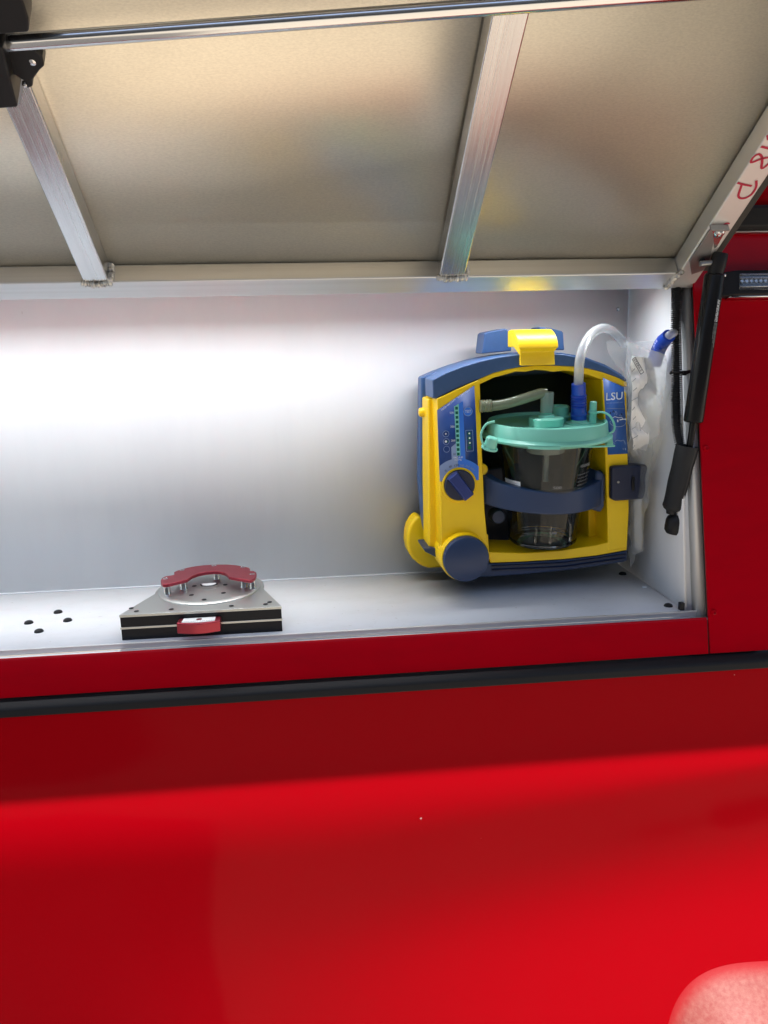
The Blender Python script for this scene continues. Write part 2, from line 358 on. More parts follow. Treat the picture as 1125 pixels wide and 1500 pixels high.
# --- marker lamp
def lz(px, py): return fr(px, py, .030)
c0 = fr(1048, 440, .018)
l0 = fr(1050, 405, .018); l1 = fr(1050, 441, .018)
zt, zb = l0.z, l1.z; lx0 = fr(1048, 425, .018).x; lx1 = lx0 + .20
lamp = MB().prism([fz(lx0, zb, .017), fz(lx0 + .0, zb, .028), fz(lx0 + .022, zb, .040), fz(lx1, zb, .040), fz(lx1, zb, .017)], FU * (zt - zb)).build('marker_lamp', M['black'], truck, bevel=.002)
fx = lx0 + .0245
for k in range(12):
    x = fx + .004 + k * .0072
    MB().lathe(fz(x, (zt + zb) / 2 + .001, .0405), FN, [(.0030, 0), (.0033, .0012), (.0022, .0016), (.0018, .0006), (.0001, .0006)], 12, False).build('lamp_diode', M['steel'], lamp)
for dzz in (-.0075, .0045, .0095):
    MB().prism([fz(fx, (zt + zb) / 2 + dzz, .0402), fz(fx, (zt + zb) / 2 + dzz + .0014, .0402), fz(fx, (zt + zb) / 2 + dzz + .0014, .0424), fz(fx, (zt + zb) / 2 + dzz, .0424)], (.15, 0, 0)).build('lamp_reflector', M['steel'], lamp)
MB().prism([fz(fx - .001, zb + .006, .0402), fz(fx - .001, zt - .006, .0402), fz(fx - .001, zt - .0075, .0475), fz(fx - .001, zb + .0075, .0475)], (.16, 0, 0)).build('lamp_lens', M['lens'], lamp, bevel=.0015)
MB().prism([fz(lx0 + .014, zb - .0028, .018), fz(lx0 + .014, zb - .0028, .034), fz(lx0 + .014, zb - .0002, .036), fz(lx0 + .014, zb - .0002, .018)], (.19, 0, 0)).build('lamp_bezel', M['steel'], lamp)
# --- bed rail cap
MB().prism([(-1.7, .02, -.060), (-1.7, -.020, -.0605), (-1.7, -.036, -.063), (-1.7, -.044, -.069), (-1.7, -.045, -.0815), (-1.7, .02, -.0815)], (3.4, 0, 0)).build('rail_cap', M['rail'], truck, bevel=.003)
# --- bedside: one pressed panel whose swell changes along its length
def sstep(a, b, x):
    t = max(0., min(1., (x - a) / (b - a))); return t * t * (3 - 2 * t)
def tilt(x, z):
    zd = -.37 + .15 * max(0, x)
    t = -.5 + 9.0 * math.exp(-((z + .215) / .045) ** 2)
    t -= 18.0 * sstep(-.225, zd + .02, z) * (1 - sstep(zd - .05, zd - .33, z) * sstep(-.55, .45, x) * 1.0)
    t += 12.0 * sstep(zd - .05, zd - .28, z) * sstep(-.1, .75, x)
    return t * (1 - sstep(-.72, -.80, z)) - 9 * sstep(-.72, -.85, z)
NZ, NX = 170, 120
BZ0 = -.0805
def bed_col(x):
    y = -.041; zp = BZ0; out = []
    for j in range(NZ + 1):
        z = BZ0 - .72 * j / NZ
        y -= math.tan(R_(tilt(x, (z + zp) / 2))) * (zp - z); zp = z
        out.append((x, y, z))
    return out
def bed_y(x, z):
    c = bed_col(x); t = max(0., min(NZ - .001, (BZ0 - z) / .72 * NZ)); j = int(t); return c[j][1] + (c[j + 1][1] - c[j][1]) * (t - j)
vs = []
for i in range(NX + 1): vs += bed_col(-1.7 + 3.6 * i / NX)
fs = [(i * (NZ + 1) + j, (i + 1) * (NZ + 1) + j, (i + 1) * (NZ + 1) + j + 1, i * (NZ + 1) + j + 1) for i in range(NX) for j in range(NZ)]
obj('bedside_panel', vs, fs, M['redlow'], truck, angle=60)
# wheel-arch flare: ledge swelling out of the bedside, pale with a painted highlight
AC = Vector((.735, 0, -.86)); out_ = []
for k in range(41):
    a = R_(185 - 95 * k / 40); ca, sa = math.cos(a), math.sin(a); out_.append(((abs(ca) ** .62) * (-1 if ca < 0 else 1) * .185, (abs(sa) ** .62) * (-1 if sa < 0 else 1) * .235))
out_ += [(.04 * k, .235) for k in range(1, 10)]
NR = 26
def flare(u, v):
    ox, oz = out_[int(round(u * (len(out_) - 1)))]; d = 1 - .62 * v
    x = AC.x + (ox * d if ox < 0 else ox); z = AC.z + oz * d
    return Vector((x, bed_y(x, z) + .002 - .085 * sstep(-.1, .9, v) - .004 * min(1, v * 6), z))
fo = MB().grid(flare, len(out_) - 1, NR).build('wheel_arch_flare', M['glare_red'], truck, angle=60)
at = fo.data.attributes.new('glare', 'FLOAT', 'POINT')  # strength of the painted highlight, fading at the rim
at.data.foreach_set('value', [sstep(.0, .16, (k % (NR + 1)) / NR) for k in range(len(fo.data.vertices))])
# --- LED strip under the ceiling
led = MB().aabb((-1.25, .104, .508), (.50, .130, .5115)).build('light_strip', M['alu'], truck)
MB().aabb((-1.24, .107, .5035), (.49, .127, .5078)).build('light_diffuser', M['led'], led)
al = bpy.data.lights.new('strip_light', 'AREA'); al.shape = 'RECTANGLE'; al.size = 1.72; al.size_y = .018; al.energy = LED_POWER; al.color = (.93, .97, 1.); al.spread = R_(170)
ao = bpy.data.objects.new('strip_light', al); COL.objects.link(ao); ao.parent = truck
ao.matrix_local = local_inv(truck) @ Matrix.Translation((-.375, .117, .5000)) @ Matrix.Rotation(R_(-14), 4, 'X')
# --- rubber plugs and rivets on the floor
bs = MB().lathe((0, 0, 0), (0, 0, 1), [(.0068, 0), (.0066, .0012), (.0055, .0030), (.0030, .0042), (.0001, .0046)], 20, False)
bolt = None
for px, py in ((42, 912), (57, 924.5), (85, 896.5), (99, 908.5), (912, 840.5), (979, 887)):
    p = hz(px, py, .001); p.z = 0
    if bolt is None: bolt = bs.build('bolt', M['black']); bolt.parent = truck; bolt.matrix_local = local_inv(truck) @ Matrix.Translation(p)
    else: place(bolt, 'bolt', Matrix.Translation(p), truck)
rv = MB().lathe((0, 0, 0), (0, 0, 1), [(.004, 0), (.0035, .001), (.0001, .0016)], 14, False).build('rivet', M['white']); rv.parent = truck
p = hz(944, 860, 0); rv.matrix_local = local_inv(truck) @ Matrix.Translation(p)
wr = MB().lathe((0, 0, 0), (0, -1, 0), [(.0042, 0), (.0038, .0015), (.002, .003), (.0016, .001), (.0001, .001)], 14, False).build('rivet', M['steel']); wr.parent = truck
wr.matrix_local = local_inv(truck) @ Matrix.Translation(hy(905.5, 453, D))
p = hz(1015, 889, .004); MB().aabb((.5475, .0015, .0), (.5545, .010, .012)).build('drain_block', M['black'], truck, bevel=.001)

# ================================================================== LOCKER DOOR (part of the truck, swung up and out)
DA = R_(34.85); DU = Vector((0, -math.cos(DA), math.sin(DA))); DN = Vector((0, -math.sin(DA), -math.cos(DA)))
DE = Vector((0, .085, .47647686)); TH = .030
def dp(x, b, c=0.): return Vector((x, DE.y, DE.z)) + DU * b + DN * c            # c = 0: tube faces, c = -TH: sheet
def dpx(px, py, c=0.): return hit(px, py, DN, DE + DN * c)
DL = .53
door = MB().prism([dp(-1.32, .002, -TH), dp(.577, .002, -TH), dp(.577, DL, -TH), dp(-1.32, DL, -TH)], -DN * .0025).build('locker_door', M['sheet'], truck)
MB().prism([dp(-1.34, -.012, -TH - .003), dp(.605, -.012, -TH - .003), dp(.605, DL + .02, -TH - .003), dp(-1.34, DL + .02, -TH - .003)], -DN * .004).build('outer_skin', M['red'], door)
def tubebar(x0, x1, b0, b1, name='rib', c0=-TH + .0004, c1=0., m=None):
    q = [dp(x0, b0, c0), dp(x1, b0, c0), dp(x1, b1, c0), dp(x0, b1, c0)]
    return MB().prism(q, DN * (c1 - c0)).build(name, m or M['alurib' if b1 - b0 > x1 - x0 else 'alu'], door, bevel=.0022, seg=3)
tubebar(-1.32, .5415, .0, .034, 'frame_rail')
tubebar(-1.32, .5415, DL - .034, DL, 'frame_rail')
tubebar(.5420, .577, .0, DL, 'frame_rail', m=M['alusatin'])
for x0, x1 in ((-.295, -.2615), (.190, .2265), (-.78, -.746)):
    tubebar(x0, x1, .0345, DL - .0345)
MB().prism([dp(.579, -.005, -TH), dp(.600, -.005, -TH), dp(.600, DL, -TH), dp(.579, DL, -TH)], DN * .014).build('door_seal', M['seal'], door, bevel=.003)
# thin bead line where sheet meets the tubes
def weld(pts, r, step=.0021, parent=door):
    P = spline(pts, 60); mb = MB(); acc = 0.; last = P[0]; k = 0
    L = sum((P[i + 1] - P[i]).length for i in range(len(P) - 1)); n = max(4, int(L / step))
    for i in range(n + 1):
        q = P[min(len(P) - 1, int(i / n * (len(P) - 1)))]; t = (P[-1] - P[0]).normalized()
        rr = r * random.uniform(.85, 1.12)
        ax = (t + Vector((random.uniform(-.2, .2), random.uniform(-.2, .2), random.uniform(-.2, .2)))).normalized()
        mb.lathe(q + DN * random.uniform(-.0004, .0004), ax, [(.0001, -rr * .55), (rr * .7, -rr * .42), (rr, 0), (rr * .7, rr * .42), (.0001, rr * .55)], 12, False)
    return mb.build('weld_bead', M['weld'], parent)
for x0, x1 in ((-.295, -.2615), (.190, .2265), (-.78, -.746)):
    weld([dp(x0 - .001, .0325, .0005), dp((x0 + x1) / 2, .030, .0012), dp(x1 + .001, .0325, .0005)], .0054, .0034)
    weld([dp(x1 + .002, .0365, -.001), dp(x1 + .003, .0365, -.013), dp(x1 + .002, .0365, -.026)], .0050, .0034)
weld([dpx(975.5, 420, .0006), dpx(987, 408, .0014), dpx(999, 398, .0006)], .0052, .0033)
# latch rod and latch
r0 = dpx(10, 63, .030); r1 = dpx(780, 5.5, .030); rd = (r1 - r0)
MB().tube([r0, r0 + rd * 1.0, r0 + rd * 1.6], .0072, 20).build('latch_rod', M['steel'], door)
def slab(pxs, c, th, name, m, parent=door, bev=.002):
    return MB().prism([dpx(x, y, c) for x, y in pxs], -DN * th).build(name, m, parent, bevel=bev)
slab([(-60, -30), (22, -25), (36, 8), (42, 28), (42, 48), (-60, 56)], .046, .030, 'latch', M['black'])
slab([(12, 73), (52, 74), (62, 84), (65, 98), (58, 104), (48, 118), (48, 128), (38, 131), (36, 120), (20, 110), (-4, 100), (-4, 76)], .034, .020, 'latch', M['black'])
slab([(-60, 50), (4, 70), (14, 112), (26, 158), (-60, 164)], .050, .050, 'latch', M['black'])
slab([(6, 110), (37, 116), (33, 138), (27, 158)], .012, .004, 'latch_plate', M['zinc'])
for (px, py, r, c) in ((48, 88, .0052, .0345), (37, 122, .0030, .0345)):
    MB().lathe(dpx(px, py, c - .004), DN, [(r, 0), (r, .002), (r * .6, .0035), (.0001, .0038)], 16, False).build('latch_bolt', M['steel'], door)
# bracket for the strut
def bpx(l): return [(950 + x / 5., 150 + y / 5.) for x, y in l]
slab(bpx([(448, 940), (300, 1165), (315, 1262), (400, 1232), (440, 1182), (478, 1015), (466, 935)]), .0028, .0024, 'strut_bracket', M['zinc'], bev=.0004)
slab(bpx([(462, 922), (578, 922), (500, 1060), (482, 1072), (476, 1010)]), .0030, .0026, 'strut_bracket', M['steel'], bev=.0004)
MB().box((dpx(950 + 520 / 5, 150 + 918 / 5, .006)), (.026, 0, 0), DU * .002, DN * .010).build('strut_bracket', M['zinc'], door, bevel=.0004)
for (x, y, r, m) in ((517, 962, .0068, 'steel'), (392, 1160, .0045, 'black')):
    MB().lathe(dpx(950 + x / 5, 150 + y / 5, .003), DN, [(r, 0), (r, .0015), (r * .75, .0032), (r * .35, .0036), (r * .3, .002), (.0001, .002)], 20, False).build('bracket_bolt', M[m], door)
# marker-pen scrawl on the frame
def hw(pts, wd=.0030): ribbon('marker_writing', [dpx(1040 + x / 7.5, 160 + y / 7.5, .0002) for x, y in pts], wd, DN, M['marker'], door)
hw([(560, 408), (650, 430)]); hw([(632, 280), (640, 335)])
hw([(640, 528), (560, 545), (470, 580), (448, 572), (480, 520), (535, 492), (568, 520), (572, 580), (565, 645), (600, 635), (650, 590)])
hw([(300, 806), (380, 828), (458, 842)]); hw([(508, 782), (506, 850), (465, 925), (400, 970), (340, 978), (312, 950), (330, 885), (350, 826)])
hw([(126, 1300), (140, 1275), (165, 1258), (190, 1250), (215, 1257)], .0022)

# ================================================================== GAS STRUT
top_p = hy(1052, 384, .022); cyl0 = hy(1047, 402, .024); cyl1 = hy(1015.5, 618, .038); rod1 = hy(1008, 668, .042)
bot_p = hy(988, 768, .052)
strut = root('gas_strut', 'black gas strut propping the raised locker door, ridged conduit beside it', 'gas strut', bot_p)
ax = (cyl1 - cyl0).normalized()
MB().tube([cyl0 - ax * .0015, cyl0, cyl0 + ax * .002, cyl1 - ax * .024, cyl1 - ax * .0238, cyl1 - ax * .0232, cyl1 - ax * .023, cyl1 - ax * .002, cyl1], [.0115, .0130, .0138, .0138, .0134, .0134, .0140, .0140, .0125], 28).build('cylinder', M['gloss'], strut)
MB().tube([cyl1 - ax * .001, cyl1 + ax * .075], .0048, 18).build('piston_rod', M['gloss'], strut)
tdir = (cyl0 - top_p).normalized()
MB().tube([top_p - tdir * .013, top_p - tdir * .011, top_p + tdir * .005, cyl0 - tdir * .003, cyl0 + tdir * .001], [.009, .0105, .0115, .0105, .011], 20).build('end_fitting', M['black'], strut)
MB().lathe(cyl0 + Vector((.0105, -.008, -.002)), (0.3, -1, 0), [(.002, 0), (.0018, .001), (.0001, .0016)], 10, False).build('fitting_pin', M['steel'], strut)
MB().tube([top_p + Vector((-.026, 0, -.002)), top_p + Vector((.0, 0, 0))], .004, 14).build('fitting_pin', M['zinc'], strut)
# foam sleeve, open at its upper end
sl0 = hy(1007, 653, .042); sl1 = hy(985, 742, .049); sd = (sl1 - sl0).normalized()
n = 24
path = [sl0 + (sl1 - sl0) * k / n for k in range(n + 1)]
rad = [.0165 + .0003 * math.sin(k * .55) - .0020 * (k / n) for k in range(n + 1)]
mb = MB().tube(path, rad, 30, cap=False); mb.tube([p for p in path[:10]], [r - .0045 for r in rad[:10]], 30, cap=False)
nn = 30
base = len(mb.v) - 10 * nn
for k in range(nn): mb.f.append((k, (k + 1) % nn, base + (k + 1) % nn, base + k))
mb.build('sleeve', M['rubber'], strut)
MB().lathe(sl1, sd, [(.0150, -.004), (.0150, 0), (.0125, .004), (.0080, .007), (.0065, .012)], 24).build('sleeve_collar', M['rubber'], strut)
sidev = sd.cross(Vector((0, 1, 0))).normalized()
if sidev.x < 0: sidev = -sidev
ribbon('sleeve_seam', [p + sidev * .0060 + Vector((0, -math.sqrt(max(0, r * r - .00004)) - .0002, 0)) for p, r in zip(path[1:-1], rad[1:-1])], .0016, (0, -1, 0), M['seal'], strut, 30)
MB().lathe(bot_p - sd * .016, sd, [(.0075, 0), (.0128, .005), (.0142, .010), (.0140, .020), (.0132, .026), (.0095, .031), (.0001, .033)], 28).build('socket', M['black'], strut)
MB().tube([bot_p + sd * .0 + Vector((.008, .002, 0)), Vector((XW + .012, bot_p.y + .006, bot_p.z - .004))], [.0048, .0055], 16).build('ball_stud', M['steel'], strut)
# maker's print along the cylinder
up = -ax; nrm = Vector((.30, -.95, 0)); nrm = (nrm - ax * nrm.dot(ax)).normalized(); rt = ax; upv = nrm.cross(ax)
def on_cyl(d): return cyl0 + ax * d + nrm * .0144
text('lettering', 'WARNING', on_cyl(.034) - upv * .0028 * -1, rt, -upv, .0050, M['print'], strut, .030)
for k in range(3):
    text('lettering', 'DO NOT OPEN HIGH PRESSURE'[: 25 - 4 * k], on_cyl(.066 + .0 * k) + upv * (.0032 - .0022 * k) + nrm * .0001, rt, -upv, .0013, M['printg'], strut, .034 - .006 * k)

# ================================================================== CONDUIT
cp = [hy(990.5, 405, .094), hy(990.5, 440, .085), hy(990, 490, .078), hy(991, 545, .070), hy(990, 595, .060), hy(993, 635, .050), hy(999, 662, .043)]
cond = root('cable_conduit', 'black corrugated conduit hanging behind the gas strut', 'conduit', cp[-1])
P = spline(cp, 460); Ls = [0.]
for i in range(1, len(P)): Ls.append(Ls[-1] + (P[i] - P[i - 1]).length)
MB().tube(P, [.0060 + .0014 * (1 if (l / .0030) % 1 < .5 else -1) for l in Ls], 16).build('tubing', M['rubber'], cond)
tp = hy(991, 547, .070)
MB().tube([tp + Vector((-.0088 * math.cos(t), .0088 * math.sin(t) - .0, .0004 * t)) for t in [2 * math.pi * k / 24 for k in range(25)]], .0016, 8).build('cable_tie', M['black'], cond)
MB().aabb(tp + Vector((.007, -.007, -.003)), tp + Vector((.013, .001, .004))).build('cable_tie_head', M['black'], cond, bevel=.001)
MB().tube([tp + Vector((.010, -.003, .0)), tp + Vector((.019, -.003, .0025)), tp + Vector((.024, -.002, .0015))], [.0026, .0030, .0022], 10).build('cable_tie_tail', M['black'], cond)

# ================================================================== MOUNTING PLATE (turntable mount on the floor)
def pu(l, z, k=7.03125): return [hz(225 + x / k, 815 + y / k, z) for x, y in l]
puck = root('turntable_mount', 'grey turntable mount with red curved grip on two black slabs, standing on the floor', 'mount', (-.165, .11, 0))
pf, pc, pr = .0105, Vector((-.1655, .112, 0)), .083
outl = [Vector((-.2805, pf, 0)), Vector((-.0515, pf, 0))] + [pc + Vector((math.cos(t), math.sin(t), 0)) * pr for t in [R_(-8 + 196 * k / 30) for k in range(31)]]
def lay(z0, z1, name, m, gr=0., bev=.0008):
    q = [Vector((pc.x + (p.x - pc.x) * (1 + gr), pc.y + (p.y - pc.y) * (1 + gr), z0)) for p in outl]
    return MB().prism(q, (0, 0, z1 - z0)).build(name, m, puck, bevel=bev)
lay(0, .0168, 'lower_slab', M['black'], -.004); lay(.0168, .0200, 'spacer_plate', M['plate'], .004, .0004); lay(.0200, .0345, 'upper_slab', M['black'], -.004)
topz = .0388
lay(.0345, topz, 'top_plate', M['plate'], .003)
disc = MB().lathe(pc + Vector((0, 0, topz)), (0, 0, 1), [(.0775, -.001), (.0775, .0010), (.0750, .0026), (.0700, .0030), (.0700, .0024), (.030, .0024), (.012, .0024), (.0120, .0030), (.0001, .0030)], 72, False).build('turntable_disc', M['plate'], puck)
# half-moon eye in the disc centre
cx = hz(305.5, 857, topz + .003)
MB().prism([cx + Vector((math.cos(t) * .0115, math.sin(t) * .0115 + .006, .0)) for t in [R_(180 + 180 * k / 16) for k in range(17)]], (0, 0, .0012)).build('bright_eye', M['paper'], disc)
MB().prism([cx + Vector((math.cos(t) * .0135, math.sin(t) * .0135 + .006, -.0004)) for t in [R_(180 + 180 * k / 16) for k in range(17)]], (0, 0, .0006)).build('eye_rim', M['black'], disc)
hs = MB().lathe((0, 0, 0), (0, 0, 1), [(.0036, 0), (.0036, .0003), (.0001, .0003)], 14, False); h0 = None
for x, y, zz in ((420, 305, topz + .0024), (738, 292, topz + .0024), (390, 398, topz + .0024), (720, 376, topz + .0024), (520, 445, topz + .0026), (182, 545, topz), (800, 510, topz), (-230, 534, topz), (-177, 565, topz), (1195, 471, topz), (1153, 492, topz)):
    p = pu([(x, y)], zz + .0002)[0]
    if h0 is None: h0 = hs.build('screw_hole', M['black']); h0.parent = puck; h0.matrix_local = local_inv(puck) @ Matrix.Translation(p)
    else: place(h0, 'screw_hole', Matrix.Translation(p), puck)
GZt = .0605
gl = [(72, 245), (85, 222), (115, 205), (160, 197), (205, 190), (214, 178), (210, 160), (245, 145), (290, 131), (350, 115), (430, 100), (520, 89), (640, 82), (760, 82), (850, 89), (930, 101), (975, 113), (993, 125), (990, 140), (1000, 150), (1035, 150), (1055, 160), (1062, 182), (1052, 210), (1030, 232), (1000, 246), (960, 240), (870, 226), (775, 210), (755, 185), (725, 168), (680, 157), (620, 154), (540, 160), (460, 178), (400, 200), (345, 238), (260, 258), (150, 286), (95, 288), (74, 272)]
grip = MB().prism(pu(gl, GZt), (0, 0, -.0050)).build('curved_grip', M['anod'], puck, bevel=.0010)
for x, y in ((120, 228), (293, 140), (622, 94), (920, 110), (1015, 182)):
    MB().lathe(pu([(x, y)], GZt)[0] - Vector((0, 0, .0004)), (0, 0, 1), [(.0042, 0), (.0040, .0006), (.0022, .0006), (.0018, .0001), (.0001, .0001)], 16, False).build('grip_screw', M['steel'], grip)
for x, y, r in ((128, 300, .0052), (1018, 245, .0052), (300, 250, .0058), (925, 230, .0058), (640, 150, .0052)):
    p = pu([(x, y)], GZt - .005)[0]; p.y += .004
    MB().lathe((p.x, p.y, topz), (0, 0, 1), [(r * 1.1, .0005), (r * 1.1, .003), (r, .004), (r, GZt - .005 - topz + .0005)], 18).build('standoff', M['steel'], puck)
# red release tab with its white label
def tb(x, y, z=None, yy=None): return hy(240 + x / 11.25, 880 + y / 11.25, yy)
tx0, tx1 = hy(257.5, 915, -.012).x, hy(322, 912, -.012).x
tabz0, tabz1 = .0125, .0285
front = [(tx0 + (tx1 - tx0) * k / 14, -.0075 - .0070 * math.sin(math.pi * k / 14)) for k in range(15)]
MB().prism([Vector((x, y, tabz0)) for x, y in front] + [Vector((tx1 - .001, pf + .004, tabz0)), Vector((tx0 + .001, pf + .004, tabz0))], (0, 0, tabz1 - tabz0)).build('release_tab', M['anod'], puck, bevel=.0016, seg=3)
lab = [Vector((tx0 + .008, pf - .001, tabz1 + .0001)), Vector((tx1 - .008, pf - .001, tabz1 + .0001)), Vector((tx1 - .008, -.0075, tabz1 + .0001)), Vector(((tx0 + tx1) / 2, -.0105, tabz1 + .0001)), Vector((tx0 + .007, -.0075, tabz1 + .0001))]
tl = MB().prism(lab, (0, 0, .0003)).build('label', M['paper'], puck)
MB().lathe(((tx0 + tx1) / 2, .0025, tabz1 + .0004), (0, 0, 1), [(.0042, 0), (.0001, .0002)], 16, False).build('label_mark', M['anod'], tl)
text('lettering', 'LOCKED RELEASE', ((tx0 + .0085), -.0072, tabz1 + .0006), (1, 0, 0), (0, 1, 0), .0034, M['printg'], tl, tx1 - tx0 - .017)

def lw(px, py, off=.012, ymax=.215):
    p = hit(px, py, Vector((1, 0, 0)), Vector((XW - off, 0, 0)))
    return p if 0 < p.y < ymax else hy(px, py, ymax)
# ================================================================== SUCTION UNIT
PSI = R_(2.0)
EX = Vector((math.cos(PSI), math.sin(PSI), 0)); EY = Vector((-math.sin(PSI), math.cos(PSI), 0)); EZ = Vector((0, 0, 1))
LO = Vector((.19, .098, .0))
def lp(px, py, y=0.): return hit(px, py, EY, LO + EY * y)
def c1(l, y=0.): return [lp(580 + a / 2.4457, 460 + b / 2.4457, y) for a, b in l]
unit = root('suction_unit', 'yellow and blue portable medical suction unit mounted on the white back wall', 'suction unit', LO + Vector((.15, .08, .03)), PSI)
def ext(l, y0, y1, name, m, bev=.0025, parent=None, fn=c1, seg=3):
    return MB().prism(fn(l, y0), EY * (y1 - y0)).build(name, m, parent or unit, bevel=bev, seg=seg)
# back shell
bl = [(92, 226), (140, 205), (200, 183), (260, 165), (320, 152), (420, 140), (510, 136), (600, 140), (680, 155), (750, 180), (815, 218), (818, 500), (815, 830), (600, 872), (340, 900), (180, 905), (120, 850), (100, 760), (88, 600)]
ext(bl, .118, .148, 'back_shell', M['blue'], .004)
ext([(90, 227), (150, 203), (150, 850), (124, 850), (100, 760), (86, 600)], .088, .1185, 'shell_band', M['blue'], .003)
ext([(790, 210), (812, 222), (816, 500), (812, 830), (790, 838)], .090, .1185, 'shell_band', M['blue'], .002)
# blue top cap with its arch
capo = [(131, 236), (180, 210), (240, 187), (300, 169), (370, 153), (450, 143), (520, 140), (600, 144), (680, 157), (760, 190), (827, 232)]
capi = [(828, 243), (790, 226), (740, 208), (690, 195), (640, 188), (560, 184), (500, 184), (450, 189), (400, 198), (350, 211), (292, 236), (220, 267), (148, 302), (133, 303)]
ext(capo + capi, .004, .066, 'top_cap', M['blue'], .0035)
ext([(x - 14 if x < 300 else x - 6, y - 5) for x, y in capo] + [(x - 10, y - 14) for x, y in capi], .066, .119, 'shell_band', M['blue'], .003)
# yellow front: left pod, arch, right column, tray
pod = [(147, 304), (222, 268), (293, 237), (301, 240), (308, 480), (318, 700), (327, 800), (338, 880), (300, 884), (190, 884), (162, 838), (158, 600), (150, 380)]
ft = ext(pod, .0, .092, 'front_shell', M['yellow'], .003)
fl = [(124, 303), (160, 300), (172, 845), (128, 838), (118, 836), (116, 500), (114, 304)]
ext(fl, .040, .090, 'side_flank', M['yellow'], .003)
ext([(100, 304), (150, 301), (160, 845), (106, 838), (101, 600)], .074, .0905, 'side_flank', M['yellow'], .002)
ext([(292, 236), (350, 211), (400, 198), (450, 189), (500, 184), (560, 184), (640, 188), (690, 195), (740, 208), (790, 226), (828, 244), (828, 262), (740, 236), (690, 218), (640, 207), (600, 203), (565, 207), (530, 201), (500, 200), (465, 207), (430, 206), (400, 215), (350, 228), (300, 252)], .0045, .117, 'arch', M['yellow'], .0015)
colp = [(738, 234), (790, 258), (827, 282), (832, 500), (836, 700), (829, 838), (760, 850), (757, 700), (750, 500)]
ext(colp, .0, .117, 'right_column', M['yellow'], .0025)
ext([(690, 700), (760, 700), (760, 850), (690, 855)], .050, .117, 'column_step', M['yellow'], .002)
ext([(300, 790), (330, 790), (334, 850), (310, 850)], .006, .05, 'pod_cheek', M['yellow'], .001)
ext([(331, 853), (450, 856), (600, 846), (720, 828), (828, 800), (829, 846), (720, 866), (600, 879), (450, 888), (338, 892)], .0012, .117, 'tray', M['yellow'], .002)
# base
ext([(182, 886), (338, 893), (450, 889), (600, 880), (720, 867), (830, 847), (830, 884), (812, 890), (720, 904), (600, 920), (450, 934), (338, 942), (240, 944)], .003, .135, 'base', M['strapblue'], .003)
for dy in (10, 24):
    ext([(345, 893 + dy), (600, 882 + dy), (826, 850 + dy), (826, 853 + dy), (600, 885 + dy), (345, 897 + dy)], -.0012, .004, 'base_rib', M['navy'], .0004)
ext([(100, 840), (128, 838), (172, 846), (235, 940), (225, 950), (160, 880), (104, 852)], .03, .09, 'base_skirt', M['strapblue'], .002)
# recess
ext([(292, 230), (740, 205), (770, 860), (330, 868)], .1120, .1178, 'recess_wall', M['recess'], 0)
ext([(300, 560), (420, 540), (425, 850), (330, 856)], .085, .112, 'recess_block', M['navy'], .004)
# rear bumper
def c7(l, y=0.): return [lp(580 + a / 6.25, 700 + b / 6.25, y) for a, b in l]
ext([(200, 345), (330, 440), (340, 650), (420, 690), (500, 800), (440, 826), (300, 830), (250, 815), (200, 785), (150, 740), (115, 680), (100, 600), (104, 520), (120, 450), (155, 390)], .110, .152, 'bumper', M['yellow'], .006, fn=c7)
# side screw, pivots
MB().lathe(lp(616.5, 604, .075), -EX, [(.0075, -.010), (.0075, .0), (.0060, .003), (.0001, .0042)], 20, False).build('side_screw', M['yellow'], unit)
for px, py, y, r in ((706, 688, .012, .0095), (879, 680, .05, .0090)):
    MB().lathe(lp(px, py, y), -EY, [(r, -.02), (r, 0), (r * .85, .0015), (.0001, .0022)], 24, False).build('pivot', M['yellow'], unit)
# big blue filter cap on a yellow boss
fc = lp(580 + 254 / 2.4457, 460 + 880 / 2.4457, -.026)
MB().lathe(fc, -EY, [(.0385, -.075), (.0385, -.014), (.0372, -.010), (.0360, -.010)], 56).build('cap_boss', M['yellow'], unit)
MB().lathe(fc, -EY, [(.0360, -.013), (.0362, -.003), (.0350, .0), (.0335, .0008), (.0001, .0010)], 56, False).build('filter_cap', M['strapblue'], unit)
# dial knob
kc = lp(580 + 226 / 2.4457, 460 + 612 / 2.4457, -.001)
MB().lathe(kc, -EY, [(.0275, -.004), (.0275, .0010), (.0262, .0022), (.0242, .0022), (.0240, .0)], 48, False).build('dial_ring', M['yellow'], unit)
kn = MB().lathe(kc, -EY, [(.0236, -.002), (.0236, .006), (.0226, .0075), (.0001, .0078)], 48, False).build('dial_knob', M['navy'], unit)
a = R_(-53); gd = EX * math.cos(a) + EZ * math.sin(a); gw = EX * -math.sin(a) + EZ * math.cos(a)
MB().loft([kc - EY * .0075 + gd * i * .0228 + gw * j * .0098 for i, j in ((-1, -1), (1, -1), (1, 1), (-1, 1))],
          [kc - EY * .0155 + gd * i * k + gw * j * .0080 for i, j, k in ((-1, -1, .0205), (1, -1, .0225), (1, 1, .0225), (-1, 1, .0205))]).build('knob_grip', M['grip'], kn, bevel=.0012)
